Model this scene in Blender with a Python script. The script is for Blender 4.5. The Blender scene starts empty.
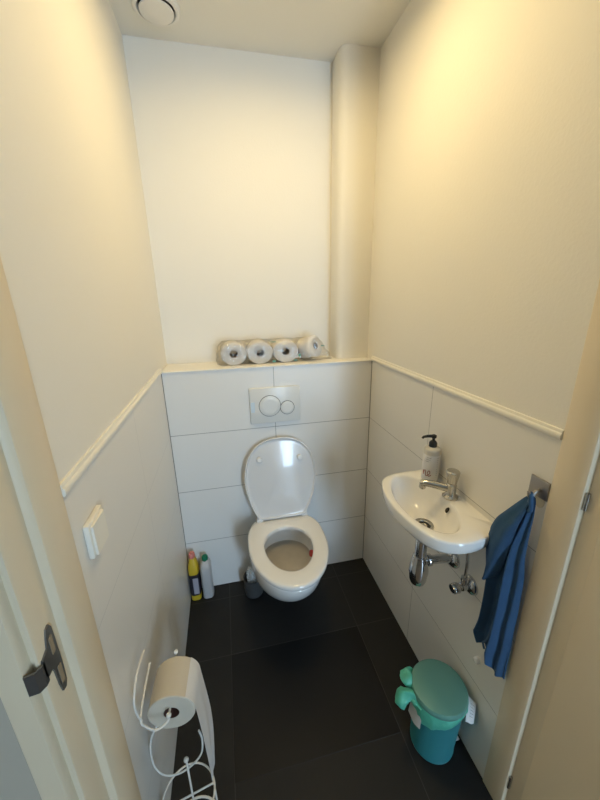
import bpy, bmesh, math, random
from mathutils import Vector, Matrix, Euler, noise
random.seed(7)
PI = math.pi
S = bpy.context.scene
C = S.collection

# ------------------------------------------------------------------ camera, world, light, exposure
cam_d = bpy.data.cameras.new('camera')
cam = bpy.data.objects.new('camera', cam_d)
C.objects.link(cam)
YAW, PITCH, ROLL = 0.215259, -0.300689, -0.0173006
fwd = Vector((math.sin(YAW) * math.cos(PITCH), math.cos(YAW) * math.cos(PITCH), math.sin(PITCH)))
rt = Vector((math.cos(YAW), -math.sin(YAW), 0))
up = rt.cross(fwd)
r2 = rt * math.cos(ROLL) + up * math.sin(ROLL)
u2 = -rt * math.sin(ROLL) + up * math.cos(ROLL)
m = Matrix((r2, u2, -fwd)).transposed().to_4x4()
m.translation = Vector((0.28385, -1.528896, 1.510889))
cam.matrix_world = m
cam_d.sensor_fit = 'VERTICAL'
cam_d.sensor_height = 24
cam_d.sensor_width = 18
cam_d.lens = 335.215 / 800 * 24
cam_d.clip_start = 0.02
S.camera = cam

world = bpy.data.worlds.new('daylight')
S.world = world
world.use_nodes = True
bgn = world.node_tree.nodes['Background']
bgn.inputs['Color'].default_value = (0.58, 0.78, 1.0, 1)
bgn.inputs['Strength'].default_value = 28.0          # overcast daylight seen through the hall window
LAMP_POWER = 6.6
LAMP_COL = (1.0, 0.755, 0.36)
HALL_FILL_POWER = 3.6

S.view_settings.view_transform = 'Standard'
S.view_settings.look = 'None'
S.view_settings.exposure = 0.1
S.view_settings.gamma = 1.0
S.view_settings.use_curve_mapping = False

W, H, D = 0.988, 2.46, 0.186        # room width, ceiling height, depth of the ledge

# ------------------------------------------------------------------ materials
def mat(name, col, rough=0.5, metal=0.0, spec=0.5, coat=0.0, sub=0.0, trans=0.0, bump=None, alpha=1.0, var=None):
    mt = bpy.data.materials.new(name)
    mt.use_nodes = True
    nt = mt.node_tree
    b = nt.nodes['Principled BSDF']
    b.inputs['Base Color'].default_value = (*col, 1)
    b.inputs['Roughness'].default_value = rough
    b.inputs['Metallic'].default_value = metal
    b.inputs['Specular IOR Level'].default_value = spec
    b.inputs['Coat Weight'].default_value = coat
    b.inputs['Coat Roughness'].default_value = 0.05
    b.inputs['Subsurface Weight'].default_value = sub
    b.inputs['Transmission Weight'].default_value = trans
    b.inputs['Alpha'].default_value = alpha
    tc = nt.nodes.new('ShaderNodeTexCoord')
    if bump:
        sc, st, dist = bump
        n = nt.nodes.new('ShaderNodeTexNoise')
        n.inputs['Scale'].default_value = sc
        n.inputs['Detail'].default_value = 4
        nt.links.new(tc.outputs['Object'], n.inputs['Vector'])
        bp = nt.nodes.new('ShaderNodeBump')
        bp.inputs['Strength'].default_value = st
        bp.inputs['Distance'].default_value = dist
        nt.links.new(n.outputs['Fac'], bp.inputs['Height'])
        nt.links.new(bp.outputs['Normal'], b.inputs['Normal'])
    if var:
        sc, col2 = var
        n = nt.nodes.new('ShaderNodeTexNoise')
        n.inputs['Scale'].default_value = sc
        n.inputs['Detail'].default_value = 5
        nt.links.new(tc.outputs['Object'], n.inputs['Vector'])
        mx = nt.nodes.new('ShaderNodeMix')
        mx.data_type = 'RGBA'
        mx.inputs['A'].default_value = (*col, 1)
        mx.inputs['B'].default_value = (*col2, 1)
        nt.links.new(n.outputs['Fac'], mx.inputs['Factor'])
        nt.links.new(mx.outputs['Result'], b.inputs['Base Color'])
    return mt

def line_mat(name, col, jcol, xs=(), ys=(), zs=(), wid=0.0012, rough=0.3, panel=None, bump=None, var=None):
    """tiles: joints as thin lines at fixed places of the wall, in object space (metres)"""
    mt = mat(name, col, rough, bump=bump, var=var)
    nt = mt.node_tree
    b = nt.nodes['Principled BSDF']
    tc = nt.nodes.new('ShaderNodeTexCoord')
    sp = nt.nodes.new('ShaderNodeSeparateXYZ')
    nt.links.new(tc.outputs['Object'], sp.inputs[0])
    tot = None
    for ax, vals in (('X', xs), ('Y', ys), ('Z', zs)):
        for v in vals:
            c = nt.nodes.new('ShaderNodeMath')
            c.operation = 'COMPARE'
            nt.links.new(sp.outputs[ax], c.inputs[0])
            c.inputs[1].default_value = v
            c.inputs[2].default_value = wid
            if tot is None:
                tot = c.outputs[0]
            else:
                mxn = nt.nodes.new('ShaderNodeMath')
                mxn.operation = 'MAXIMUM'
                nt.links.new(tot, mxn.inputs[0])
                nt.links.new(c.outputs[0], mxn.inputs[1])
                tot = mxn.outputs[0]
    src = None
    if b.inputs['Base Color'].is_linked:
        src = b.inputs['Base Color'].links[0].from_socket
    mx = nt.nodes.new('ShaderNodeMix')
    mx.data_type = 'RGBA'
    mx.inputs['A'].default_value = (*col, 1)
    if src:
        nt.links.new(src, mx.inputs['A'])
    mx.inputs['B'].default_value = (*jcol, 1)
    nt.links.new(tot, mx.inputs['Factor'])
    nt.links.new(mx.outputs['Result'], b.inputs['Base Color'])
    return mt

M = {}
M['plaster'] = mat('painted plaster', (0.84, 0.81, 0.74), 0.75, bump=(140, 0.25, 0.002))
M['ceiling'] = mat('ceiling paint', (0.80, 0.79, 0.74), 0.7, bump=(90, 0.2, 0.002))
M['ledge'] = mat('ledge paint', (0.86, 0.83, 0.76), 0.5)
M['tile_back'] = line_mat('white wall tile back', (0.83, 0.81, 0.77), (0.28, 0.27, 0.25), xs=(0.493,), zs=(0.3, 0.6, 0.9), rough=0.32)
M['tile_right'] = line_mat('white wall tile right', (0.80, 0.77, 0.71), (0.30, 0.28, 0.25), ys=(-0.515,), zs=(0.3, 0.6, 0.9), wid=0.001, rough=0.32)
M['tile_left'] = line_mat('white wall tile left', (0.80, 0.77, 0.71), (0.63, 0.61, 0.57), ys=(-0.5,), zs=(0.3, 0.6, 0.9), wid=0.0009, rough=0.32)
M['seam'] = mat('grey sealant', (0.24, 0.22, 0.20), 0.6)
M['floor'] = line_mat('dark floor tile', (0.010, 0.010, 0.0105), (0.035, 0.035, 0.034), xs=(0.2, 0.792), ys=(-0.095, -0.40, -1.12), wid=0.0014, rough=0.6, bump=(60, 0.2, 0.002), var=(14, (0.014, 0.014, 0.0135)))
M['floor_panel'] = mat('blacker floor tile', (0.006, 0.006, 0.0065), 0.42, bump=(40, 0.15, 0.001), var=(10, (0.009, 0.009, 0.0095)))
M['floor'].node_tree.nodes['Principled BSDF'].inputs['Specular IOR Level'].default_value = 0.32
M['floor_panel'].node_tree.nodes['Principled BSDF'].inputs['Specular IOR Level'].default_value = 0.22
M['hall_floor'] = mat('hall floor boards', (0.20, 0.155, 0.11), 0.4, var=(6, (0.16, 0.12, 0.085)))
M['hall_wall'] = mat('hall wall paint', (0.46, 0.42, 0.34), 0.7)
M['trim'] = mat('cream trim paint', (0.86, 0.82, 0.72), 0.35)
M['frame'] = mat('beige lacquered steel', (0.76, 0.65, 0.47), 0.36, bump=(300, 0.05, 0.001))
M['door'] = mat('beige door leaf', (0.80, 0.67, 0.46), 0.4, bump=(350, 0.08, 0.001))
M['ceramic'] = mat('white glazed ceramic', (0.87, 0.85, 0.81), 0.12, coat=0.3)
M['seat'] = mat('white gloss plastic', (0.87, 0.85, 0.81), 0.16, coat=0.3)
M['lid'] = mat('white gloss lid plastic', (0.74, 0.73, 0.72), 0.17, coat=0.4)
M['white'] = mat('white plastic', (0.80, 0.79, 0.76), 0.35)
M['plate'] = mat('flush plate plastic', (0.78, 0.77, 0.73), 0.28)
M['groove'] = mat('dark groove', (0.12, 0.12, 0.11), 0.6)
M['chrome'] = mat('polished chrome', (0.62, 0.62, 0.62), 0.09, metal=1.0)
M['chrome_dull'] = mat('dull chrome', (0.50, 0.49, 0.46), 0.24, metal=1.0)
M['brushed'] = mat('brushed steel', (0.36, 0.33, 0.30), 0.38, metal=0.9, bump=(220, 0.1, 0.001))
M['strike'] = mat('dark worn steel', (0.20, 0.20, 0.20), 0.38, metal=0.85)
M['black'] = mat('black plastic', (0.012, 0.012, 0.013), 0.3)
M['hole'] = mat('dark hole', (0.01, 0.01, 0.01), 0.7)
M['card'] = mat('grey cardboard', (0.30, 0.24, 0.19), 0.85)
M['paper'] = mat('tissue paper', (0.72, 0.69, 0.65), 0.95, bump=(400, 0.35, 0.001))
M['paper_warm'] = mat('cream tissue paper', (0.60, 0.535, 0.43), 0.95, bump=(400, 0.35, 0.001))
M['teal'] = mat('teal plastic', (0.03, 0.20, 0.22), 0.42)
M['teal_lid'] = mat('sage teal plastic', (0.12, 0.30, 0.245), 0.45)
M['bag'] = mat('mint bin liner', (0.09, 0.46, 0.33), 0.38, sub=0.0, bump=(60, 0.4, 0.004))
M['label_white'] = mat('white label', (0.72, 0.71, 0.70), 0.5)
M['bottle_grey'] = mat('frosted bottle', (0.60, 0.57, 0.50), 0.3)
M['ink_red'] = mat('dark red ink', (0.25, 0.05, 0.04), 0.6)
M['ink_grey'] = mat('grey ink', (0.10, 0.10, 0.10), 0.6)
M['yellow'] = mat('yellow plastic', (0.62, 0.44, 0.03), 0.35)
M['dkblue'] = mat('dark printed label', (0.018, 0.016, 0.03), 0.4)
M['labelgrey'] = mat('pale lilac label', (0.42, 0.40, 0.46), 0.5)
M['pink'] = mat('pink red cap', (0.62, 0.20, 0.16), 0.35)
M['green'] = mat('green cap', (0.0, 0.17, 0.08), 0.35)
M['cleanwhite'] = mat('white bottle plastic', (0.50, 0.50, 0.50), 0.35)
M['brushgrey'] = mat('grey plastic', (0.07, 0.07, 0.068), 0.45)
M['redblock'] = mat('red gel', (0.45, 0.03, 0.03), 0.35)
M['wire'] = mat('white coated wire', (0.80, 0.77, 0.70), 0.35)
M['paleblue'] = mat('pale blue sticker', (0.62, 0.72, 0.80), 0.5)
M['glue'] = mat('clear yellowish adhesive', (0.66, 0.60, 0.46), 0.2)
M['tealprint'] = mat('teal print', (0.10, 0.32, 0.26), 0.5)
M['towel'] = mat('blue cotton towel', (0.022, 0.070, 0.155), 0.95, bump=(420, 0.6, 0.003), var=(22, (0.034, 0.096, 0.195)))
M['hem'] = mat('lighter blue hem', (0.075, 0.14, 0.24), 0.95, bump=(420, 0.6, 0.003))
M['rubber'] = mat('grey rubber seal', (0.17, 0.15, 0.13), 0.7)

def film_mat():
    mt = bpy.data.materials.new('clear plastic film')
    mt.use_nodes = True
    nt = mt.node_tree
    nt.nodes.remove(nt.nodes['Principled BSDF'])
    out = nt.nodes['Material Output']
    tr = nt.nodes.new('ShaderNodeBsdfTransparent')
    tr.inputs['Color'].default_value = (0.97, 0.96, 0.94, 1)
    gl = nt.nodes.new('ShaderNodeBsdfGlossy')
    gl.inputs['Roughness'].default_value = 0.12
    mx = nt.nodes.new('ShaderNodeMixShader')
    fr = nt.nodes.new('ShaderNodeLayerWeight')
    fr.inputs['Blend'].default_value = 0.25
    tc = nt.nodes.new('ShaderNodeTexCoord')
    n = nt.nodes.new('ShaderNodeTexNoise')
    n.inputs['Scale'].default_value = 26
    n.inputs['Detail'].default_value = 3
    nt.links.new(tc.outputs['Object'], n.inputs['Vector'])
    bp = nt.nodes.new('ShaderNodeBump')
    bp.inputs['Strength'].default_value = 0.9
    bp.inputs['Distance'].default_value = 0.02
    nt.links.new(n.outputs['Fac'], bp.inputs['Height'])
    nt.links.new(bp.outputs['Normal'], gl.inputs['Normal'])
    nt.links.new(bp.outputs['Normal'], fr.inputs['Normal'])
    mm = nt.nodes.new('ShaderNodeMath')
    mm.operation = 'MULTIPLY_ADD'
    mm.inputs[1].default_value = 0.30
    mm.inputs[2].default_value = 0.09
    nt.links.new(fr.outputs['Fresnel'], mm.inputs[0])
    nt.links.new(mm.outputs[0], mx.inputs[0])
    nt.links.new(tr.outputs[0], mx.inputs[1])
    nt.links.new(gl.outputs[0], mx.inputs[2])
    nt.links.new(mx.outputs[0], out.inputs[0])
    return mt
M['film'] = film_mat()

def glass_mat():
    mt = bpy.data.materials.new('window glass')
    mt.use_nodes = True
    nt = mt.node_tree
    nt.nodes.remove(nt.nodes['Principled BSDF'])
    tr = nt.nodes.new('ShaderNodeBsdfTransparent')
    tr.inputs['Color'].default_value = (0.95, 0.98, 1, 1)
    gl = nt.nodes.new('ShaderNodeBsdfGlossy')
    gl.inputs['Roughness'].default_value = 0.0
    mx = nt.nodes.new('ShaderNodeMixShader')
    mx.inputs[0].default_value = 0.05
    nt.links.new(tr.outputs[0], mx.inputs[1])
    nt.links.new(gl.outputs[0], mx.inputs[2])
    nt.links.new(mx.outputs[0], nt.nodes['Material Output'].inputs[0])
    return mt
M['glass'] = glass_mat()

def emit_mat(name, col, st):
    mt = bpy.data.materials.new(name)
    mt.use_nodes = True
    b = mt.node_tree.nodes['Principled BSDF']
    b.inputs['Base Color'].default_value = (*col, 1)
    b.inputs['Emission Color'].default_value = (*col, 1)
    b.inputs['Emission Strength'].default_value = st
    return mt

# ------------------------------------------------------------------ geometry helpers
ORG = {}
def finish(name, bm, mt, parent=None, smooth=True, angle=40, loc=None):
    """bm is in world metres; the object origin is its thing's base"""
    if parent is not None:
        o0 = ORG[parent.name]
    elif loc is not None:
        o0 = Vector(loc)
    else:
        o0 = Vector((0, 0, 0))
    bmesh.ops.translate(bm, verts=bm.verts, vec=-o0)
    bmesh.ops.recalc_face_normals(bm, faces=bm.faces)
    me = bpy.data.meshes.new(name)
    bm.to_mesh(me)
    bm.free()
    for mm in (mt if isinstance(mt, (list, tuple)) else [mt]):
        me.materials.append(mm)
    if smooth:
        for p in me.polygons:
            p.use_smooth = True
        me.set_sharp_from_angle(angle=math.radians(angle))
    o = bpy.data.objects.new(name, me)
    C.objects.link(o)
    if parent is not None:
        o.parent = parent
    else:
        o.location = o0
    ORG[o.name] = o0
    return o

def thing(name, label, cat, loc, group=None):
    o = bpy.data.objects.new(name, None)
    o.empty_display_size = 0.05
    C.objects.link(o)
    o.location = loc
    o['label'] = label
    o['category'] = cat
    if group:
        o['group'] = group
    ORG[o.name] = Vector(loc)
    return o

def tag(o, label, cat, group=None):
    o['label'] = label
    o['category'] = cat
    if group:
        o['group'] = group
    return o

def struct(name, bm, mt, smooth=False):
    o = finish(name, bm, mt, None, smooth)
    o['kind'] = 'structure'
    return o

def box(bm, x0, x1, y0, y1, z0, z1, bev=0.0, seg=2, mi=0):
    vs = [bm.verts.new((x, y, z)) for x in (x0, x1) for y in (y0, y1) for z in (z0, z1)]
    f = [(0, 1, 3, 2), (4, 6, 7, 5), (0, 4, 5, 1), (2, 3, 7, 6), (0, 2, 6, 4), (1, 5, 7, 3)]
    fs = [bm.faces.new([vs[i] for i in q]) for q in f]
    for q in fs:
        q.material_index = mi
    if bev > 0:
        es = list({e for q in fs for e in q.edges})
        bmesh.ops.bevel(bm, geom=es, offset=bev, segments=seg, affect='EDGES', profile=0.5)
    return fs

def loft(bm, rings, cap0=True, cap1=True, closed=True, mi=0):
    vr = [[bm.verts.new(p) for p in r] for r in rings]
    n = len(vr[0])
    for a, b in zip(vr[:-1], vr[1:]):
        for i in range(n if closed else n - 1):
            j = (i + 1) % n
            f = bm.faces.new((a[i], a[j], b[j], b[i]))
            f.material_index = mi
    if cap0:
        bm.faces.new(vr[0]).material_index = mi
    if cap1:
        bm.faces.new(list(reversed(vr[-1]))).material_index = mi
    return vr

def frame_of(axis):
    a = Vector(axis).normalized()
    t = Vector((0, 0, 1)) if abs(a.z) < 0.9 else Vector((1, 0, 0))
    u = a.cross(t).normalized()
    v = a.cross(u).normalized()
    return a, u, v

def lathe(bm, prof, base=(0, 0, 0), axis=(0, 0, 1), n=32, cap0=True, cap1=True, sx=1.0, sy=1.0, mi=0):
    a, u, v = frame_of(axis)
    if abs(a.z) > 0.999:
        u, v = Vector((1, 0, 0)), Vector((0, 1, 0))
    b = Vector(base)
    rings = []
    for r, h in prof:
        rings.append([b + a * h + u * (r * sx * math.cos(2 * PI * i / n)) + v * (r * sy * math.sin(2 * PI * i / n)) for i in range(n)])
    return loft(bm, rings, cap0, cap1, mi=mi)

def catmull(pts, k=8, closed=False):
    P = [Vector(p) for p in pts]
    n = len(P)
    out = []
    for i in range(n if closed else n - 1):
        if closed:
            p0, p1, p2, p3 = P[i - 1], P[i], P[(i + 1) % n], P[(i + 2) % n]
        else:
            p0, p1, p2, p3 = P[max(i - 1, 0)], P[i], P[i + 1], P[min(i + 2, n - 1)]
        for j in range(k):
            t = j / k
            out.append(0.5 * ((2 * p1) + (p2 - p0) * t + (2 * p0 - 5 * p1 + 4 * p2 - p3) * t * t + (3 * p1 - p0 - 3 * p2 + p3) * t ** 3))
    if not closed:
        out.append(P[-1])
    return out

def tube(bm, pts, r, n=10, closed=False, cap=True):
    P = [Vector(p) for p in pts]
    N = len(P)
    rr = r if isinstance(r, (list, tuple)) else [r] * N
    tang = []
    for i in range(N):
        if closed:
            t = P[(i + 1) % N] - P[i - 1]
        else:
            t = P[min(i + 1, N - 1)] - P[max(i - 1, 0)]
        tang.append(t.normalized())
    a, u, v = frame_of(tang[0])
    rings = []
    for i in range(N):
        t = tang[i]
        u = (u - t * u.dot(t)).normalized()
        v = t.cross(u)
        rings.append([P[i] + (u * math.cos(2 * PI * k / n) + v * math.sin(2 * PI * k / n)) * rr[i] for k in range(n)])
    if closed:
        vr = [[bm.verts.new(p) for p in q] for q in rings]
        for i in range(N):
            A, B = vr[i], vr[(i + 1) % N]
            # find best alignment on the last joint
            off = 0
            if i == N - 1:
                off = min(range(n), key=lambda o: (A[0].co - B[o].co).length)
            for k in range(n):
                bm.faces.new((A[k], A[(k + 1) % n], B[(k + 1 + off) % n], B[(k + off) % n]))
    else:
        loft(bm, rings, cap, cap)

def ball(bm, c, r, seg=14):
    bmesh.ops.create_uvsphere(bm, u_segments=seg, v_segments=seg // 2 + 1, radius=r, matrix=Matrix.Translation(Vector(c)))

def prism(bm, poly, z0, z1):
    loft(bm, [[(x, y, z0) for x, y in poly], [(x, y, z1) for x, y in poly]])

# ------------------------------------------------------------------ the setting
bm = bmesh.new(); box(bm, -0.06, W + 0.06, -1.125, 0.3, -0.1, 0.0); struct('floor', bm, M['floor'])
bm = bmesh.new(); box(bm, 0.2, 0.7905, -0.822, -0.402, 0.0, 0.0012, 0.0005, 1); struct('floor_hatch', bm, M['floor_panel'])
bm = bmesh.new(); box(bm, -1.4, 2.4, -4.3, -1.125, -0.1, 0.0); struct('floor_hall', bm, M['hall_floor'])
bm = bmesh.new(); box(bm, -0.1, W + 0.1, -1.0, 0.3, H, H + 0.1); struct('ceiling', bm, M['ceiling'])
bm = bmesh.new(); box(bm, -1.4, 2.4, -4.3, -1.0, H, H + 0.1); struct('ceiling_hall', bm, M['ceiling'])

# side walls: painted plaster above, large tiles below
bm = bmesh.new()
box(bm, -0.10, -0.002, -1.0, 0.3, 1.2, H); struct('wall_left', bm, M['plaster'])
bm = bmesh.new()
box(bm, -0.10, 0.0, -1.0, 0.3, 0.0, 1.2); struct('wall_left_tiled', bm, M['tile_left'])
bm = bmesh.new()
box(bm, W + 0.002, W + 0.10, -1.0, 0.3, 1.2, H); struct('wall_right', bm, M['plaster'])
bm = bmesh.new()
box(bm, W, W + 0.10, -1.0, 0.3, 0.0, 1.2); struct('wall_right_tiled', bm, M['tile_right'])
bm = bmesh.new()
box(bm, -0.002, W + 0.002, D, 0.3, 1.2, H); struct('wall_back', bm, M['plaster'])
bm = bmesh.new()
box(bm, 0.0, W, 0.0, 0.3, 0.0, 1.197); struct('wall_back_tiled', bm, M['tile_back'])
bm = bmesh.new()
box(bm, 0.826, W + 0.06, 0.066, D + 0.06, 1.15, H + 0.05, 0.035, 7); struct('wall_pipe_casing', bm, M['plaster'], True)
# ledge board and trim strips
bm = bmesh.new(); box(bm, 0.0, W, -0.005, D + 0.005, 1.1975, 1.2035, 0.0012, 2); struct('trim_1', bm, M['ledge'])
def side_trim(name, x, s):
    bm = bmesh.new()
    prof = [(-0.004, 1.2005), (0.005, 1.2005), (0.007, 1.204), (0.007, 1.211), (0.005, 1.2145), (0.0035, 1.2155), (0.0035, 1.220), (0.002, 1.2225), (-0.004, 1.2225)]
    rings = [[(x + s * a, y, z) for a, z in prof] for y in (-0.972 if s > 0 else -0.993, 0.0)]
    loft(bm, rings)
    struct(name, bm, M['trim'], True)
side_trim('trim_2', 0.0, 1)
side_trim('trim_3', W, -1)
# dark corner seams of sealant
bm = bmesh.new(); box(bm, 0.0, 0.0025, -0.0025, 0.0, 0.0, 1.197); struct('trim_4', bm, M['seam'])
bm = bmesh.new(); box(bm, W - 0.0025, W, -0.0025, 0.0, 0.0, 1.197); struct('trim_5', bm, M['seam'])

# door frame, hall walls around it
FT = 2.38
bm = bmesh.new()
lp = [(-0.002, -0.9715), (0.002, -0.9725), (0.003, -0.975), (0.003, -1.048), (0.001, -1.051), (-0.009, -1.052), (-0.011, -1.054), (-0.011, -1.104),
      (-0.013, -1.108), (-0.017, -1.109), (-0.018, -1.103), (-0.025, -1.103), (-0.026, -1.115), (-0.029, -1.119), (-0.062, -1.119), (-0.065, -1.116), (-0.065, -1.06), (-0.03, -0.9715)]
prism(bm, lp, 0, FT)
XR = W - 0.003
rp = [(W + 0.002, -0.994), (XR + 0.002, -0.994), (XR, -0.997), (XR, -1.060), (XR + 0.0015, -1.0625), (XR + 0.014, -1.064), (XR + 0.015, -1.066), (XR + 0.015, -1.101),
      (XR + 0.016, -1.1015), (XR + 0.05, -1.101), (XR + 0.075, -1.119), (XR + 0.078, -1.116), (XR + 0.078, -1.0), (W + 0.03, -0.99)]
prism(bm, rp, 0, FT)
box(bm, -0.06, W + 0.06, -1.119, -0.99, FT, FT + 0.05)
frame = struct('trim_6', bm, M['frame'], True)
ORG[frame.name] = Vector((0, 0, 0))
bm = bmesh.new()
box(bm, -1.4, -0.06, -1.112, -1.0, 0, H)
box(bm, W + 0.073, 2.4, -1.112, -1.0, 0, H)
box(bm, -0.06, W + 0.073, -1.112, -1.0, FT + 0.05, H)
struct('wall_front', bm, M['hall_wall'])
bm = bmesh.new(); box(bm, -1.5, -1.4, -4.3, -1.0, 0, H); struct('wall_hall_left', bm, M['hall_wall'])
bm = bmesh.new(); box(bm, 2.4, 2.5, -4.3, -1.0, 0, H); struct('wall_hall_right', bm, M['hall_wall'])
WX0, WX1, WZ0, WZ1, WY = 1.1, 1.6, 0.15, 2.3, -4.2
bm = bmesh.new()
box(bm, -1.4, WX0, WY - 0.1, WY, 0, H)
box(bm, WX1, 2.4, WY - 0.1, WY, 0, H)
box(bm, WX0, WX1, WY - 0.1, WY, 0, WZ0)
box(bm, WX0, WX1, WY - 0.1, WY, WZ1, H)
struct('wall_hall_far', bm, M['hall_wall'])
bm = bmesh.new()
for a, b, c, d in ((WX0, WX0 + 0.05, WZ0, WZ1), (WX1 - 0.05, WX1, WZ0, WZ1), (WX0 + 0.05, WX1 - 0.05, WZ0, WZ0 + 0.05), (WX0 + 0.05, WX1 - 0.05, WZ1 - 0.05, WZ1)):
    box(bm, a, b, WY - 0.06, WY - 0.01, c, d, 0.004)
wf = struct('window_1', bm, M['white'])
bm = bmesh.new(); box(bm, WX0 + 0.05, WX1 - 0.05, WY - 0.04, WY - 0.036, WZ0 + 0.05, WZ1 - 0.05)
finish('pane', bm, M['glass'], wf, False)
pl = bpy.data.lights.new('window_portal', 'AREA')
pl.shape = 'RECTANGLE'; pl.size = WX1 - WX0; pl.size_y = WZ1 - WZ0
pl.cycles.is_portal = True
po = bpy.data.objects.new('window_portal', pl)
C.objects.link(po)
po.location = ((WX0 + WX1) / 2, WY - 0.11, (WZ0 + WZ1) / 2)
po.rotation_euler = (PI / 2, 0, 0)



# strike plate on the left jamb
bm = bmesh.new()
xs = -0.011
def xz_plate(bm, pts_outer, holes_mid, x0, x1):
    pass
# plate lies on the rebate face (plane x = const); its two latch openings are raised pads with recess shade in their colour
yy0, yy1 = -1.094, -1.073
prof = []
outl = [(-1.078, 0.915), (-1.072, 0.925), (-1.070, 0.96), (-1.070, 1.02), (-1.071, 1.05), (-1.077, 1.062), (-1.086, 1.06), (-1.092, 1.045), (-1.096, 1.03), (-1.113, 1.025), (-1.116, 1.015),
        (-1.116, 0.992), (-1.110, 0.985), (-1.098, 0.985), (-1.094, 0.975), (-1.092, 0.94), (-1.088, 0.918)]
outl = [(-1.089 + (y + 1.094) * 0.86, 0.985 + (z - 0.99) * 0.88) for y, z in outl]
loft(bm, [[(xs - 0.0005, y, z) for y, z in outl], [(xs + 0.0025, y, z) for y, z in outl]])
# the lip bent round the arris into the hall
lip = [(xs + 0.0025, -1.104), (xs + 0.0025, -1.112), (xs - 0.003, -1.1205), (xs - 0.016, -1.1225), (xs - 0.016, -1.1195), (xs - 0.003, -1.1165)]
loft(bm, [[(x, y, 0.975) for x, y in lip], [(x, y, 1.012) for x, y in lip]])
sp = finish('strike_plate', bm, M['strike'], frame, True, 30)
sp['label'] = 'dark worn steel strike plate'
bm = bmesh.new()
box(bm, xs + 0.0015, xs + 0.0031, -1.084, -1.075, 0.998, 1.030)
box(bm, xs + 0.0015, xs + 0.0031, -1.083, -1.074, 0.935, 0.970)
finish('latch_opening', bm, mat('shaded recess steel', (0.30, 0.24, 0.16), 0.6), sp, False)
bm = bmesh.new()
tube(bm, [(XR + 0.009, -1.0665, 0.115), (XR + 0.009, -1.0665, 0.165)], 0.0045, 12)
tube(bm, [(XR + 0.009, -1.0665, 1.07), (XR + 0.009, -1.0665, 1.11)], 0.0045, 12)
finish('hinge', bm, M['chrome_dull'], frame)

# door leaf, swung out into the hall past the right jamb
a = math.radians(9)
hx, hy = XR + 0.0151, -1.1012
dx, dy = math.sin(a), -math.cos(a)
nx, ny = math.cos(a), math.sin(a)
bm = bmesh.new()
L, T = 0.80, 0.04
poly = [(hx, hy), (hx + dx * L, hy + dy * L), (hx + dx * L + nx * T, hy + dy * L + ny * T), (hx + nx * T, hy + ny * T)]
prism(bm, poly, 0.015, FT - 0.01)
door = struct('door_1', bm, M['door'])
bm = bmesh.new()
p0 = Vector((hx + dx * 0.74, hy + dy * 0.74, 1.03))
nrm = Vector((-nx, -ny, 0))
lathe(bm, [(0.0, 0), (0.025, 0), (0.025, 0.006), (0.0, 0.007)], p0, nrm, cap0=False, cap1=False)
tube(bm, catmull([p0, p0 + nrm * 0.05, p0 + nrm * 0.055 - Vector((dx, dy, 0)) * 0.02, p0 + nrm * 0.055 - Vector((dx, dy, 0)) * 0.12], 6), 0.009, 12)
finish('door_handle', bm, M['chrome_dull'], door)

# ------------------------------------------------------------------ ceiling lamp (just above the top of the frame)
lx, ly = 0.53, -0.46
t = thing('ceiling_lamp', 'round ceiling lamp with a warm glowing opal shade', 'lamp', (lx, ly, H))
bm = bmesh.new(); lathe(bm, [(0.125, 0), (0.125, -0.026), (0.121, -0.030), (0.112, -0.030), (0.109, -0.026), (0.109, -0.015), (0.002, -0.014)], (lx, ly, H), n=40); finish('lamp_base', bm, M['white'], t)
ga = PI * 0.108 ** 2
bm = bmesh.new(); lathe(bm, [(0.108, -0.020), (0.06, -0.022), (0.002, -0.023)], (lx, ly, H), n=40)
finish('lamp_shade', bm, emit_mat('warm opal lamp shade', LAMP_COL, LAMP_POWER / (ga * PI)), t)

hlx, hly = -0.95, -1.55  # unseen hall lamp, added to warm the right jamb and door leaf
t = thing('ceiling_lamp', 'added unseen warm fill lamp on the hall ceiling outside the toilet door', 'lamp', (hlx, hly, H))
bm = bmesh.new(); lathe(bm, [(0.145, 0), (0.145, -0.02), (0.138, -0.024), (0.13, -0.015)], (hlx, hly, H), n=40, cap1=False); finish('lamp_base', bm, M['white'], t)
bm = bmesh.new(); lathe(bm, [(0.13, -0.01), (0.125, -0.03), (0.10, -0.055), (0.05, -0.07), (0.002, -0.073)], (hlx, hly, H), n=40)
finish('lamp_shade', bm, emit_mat('warm hall fill shade', LAMP_COL, HALL_FILL_POWER / (PI * PI * 0.13 ** 2)), t)

# ------------------------------------------------------------------ ceiling vent
vx, vy = 0.146, 0.022
t = thing('ceiling_vent', 'round white extract vent on the ceiling in the back left corner', 'vent', (vx, vy, H))
bm = bmesh.new()
lathe(bm, [(0.078, 0), (0.078, -0.006), (0.072, -0.013), (0.064, -0.014), (0.058, -0.006), (0.058, 0)], (vx, vy, H), n=48, cap0=False, cap1=False)
finish('vent_ring', bm, M['white'], t)
bm = bmesh.new(); lathe(bm, [(0.058, -0.0005), (0.0, -0.001)], (vx, vy, H), n=40, cap0=False, cap1=False); finish('vent_throat', bm, M['hole'], t)
bm = bmesh.new()
lathe(bm, [(0.02, -0.001), (0.02, -0.012), (0.052, -0.012), (0.0565, -0.015), (0.055, -0.019), (0.03, -0.022), (0.002, -0.023)], (vx, vy, H), n=48)
finish('vent_disc', bm, M['white'], t)

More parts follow.
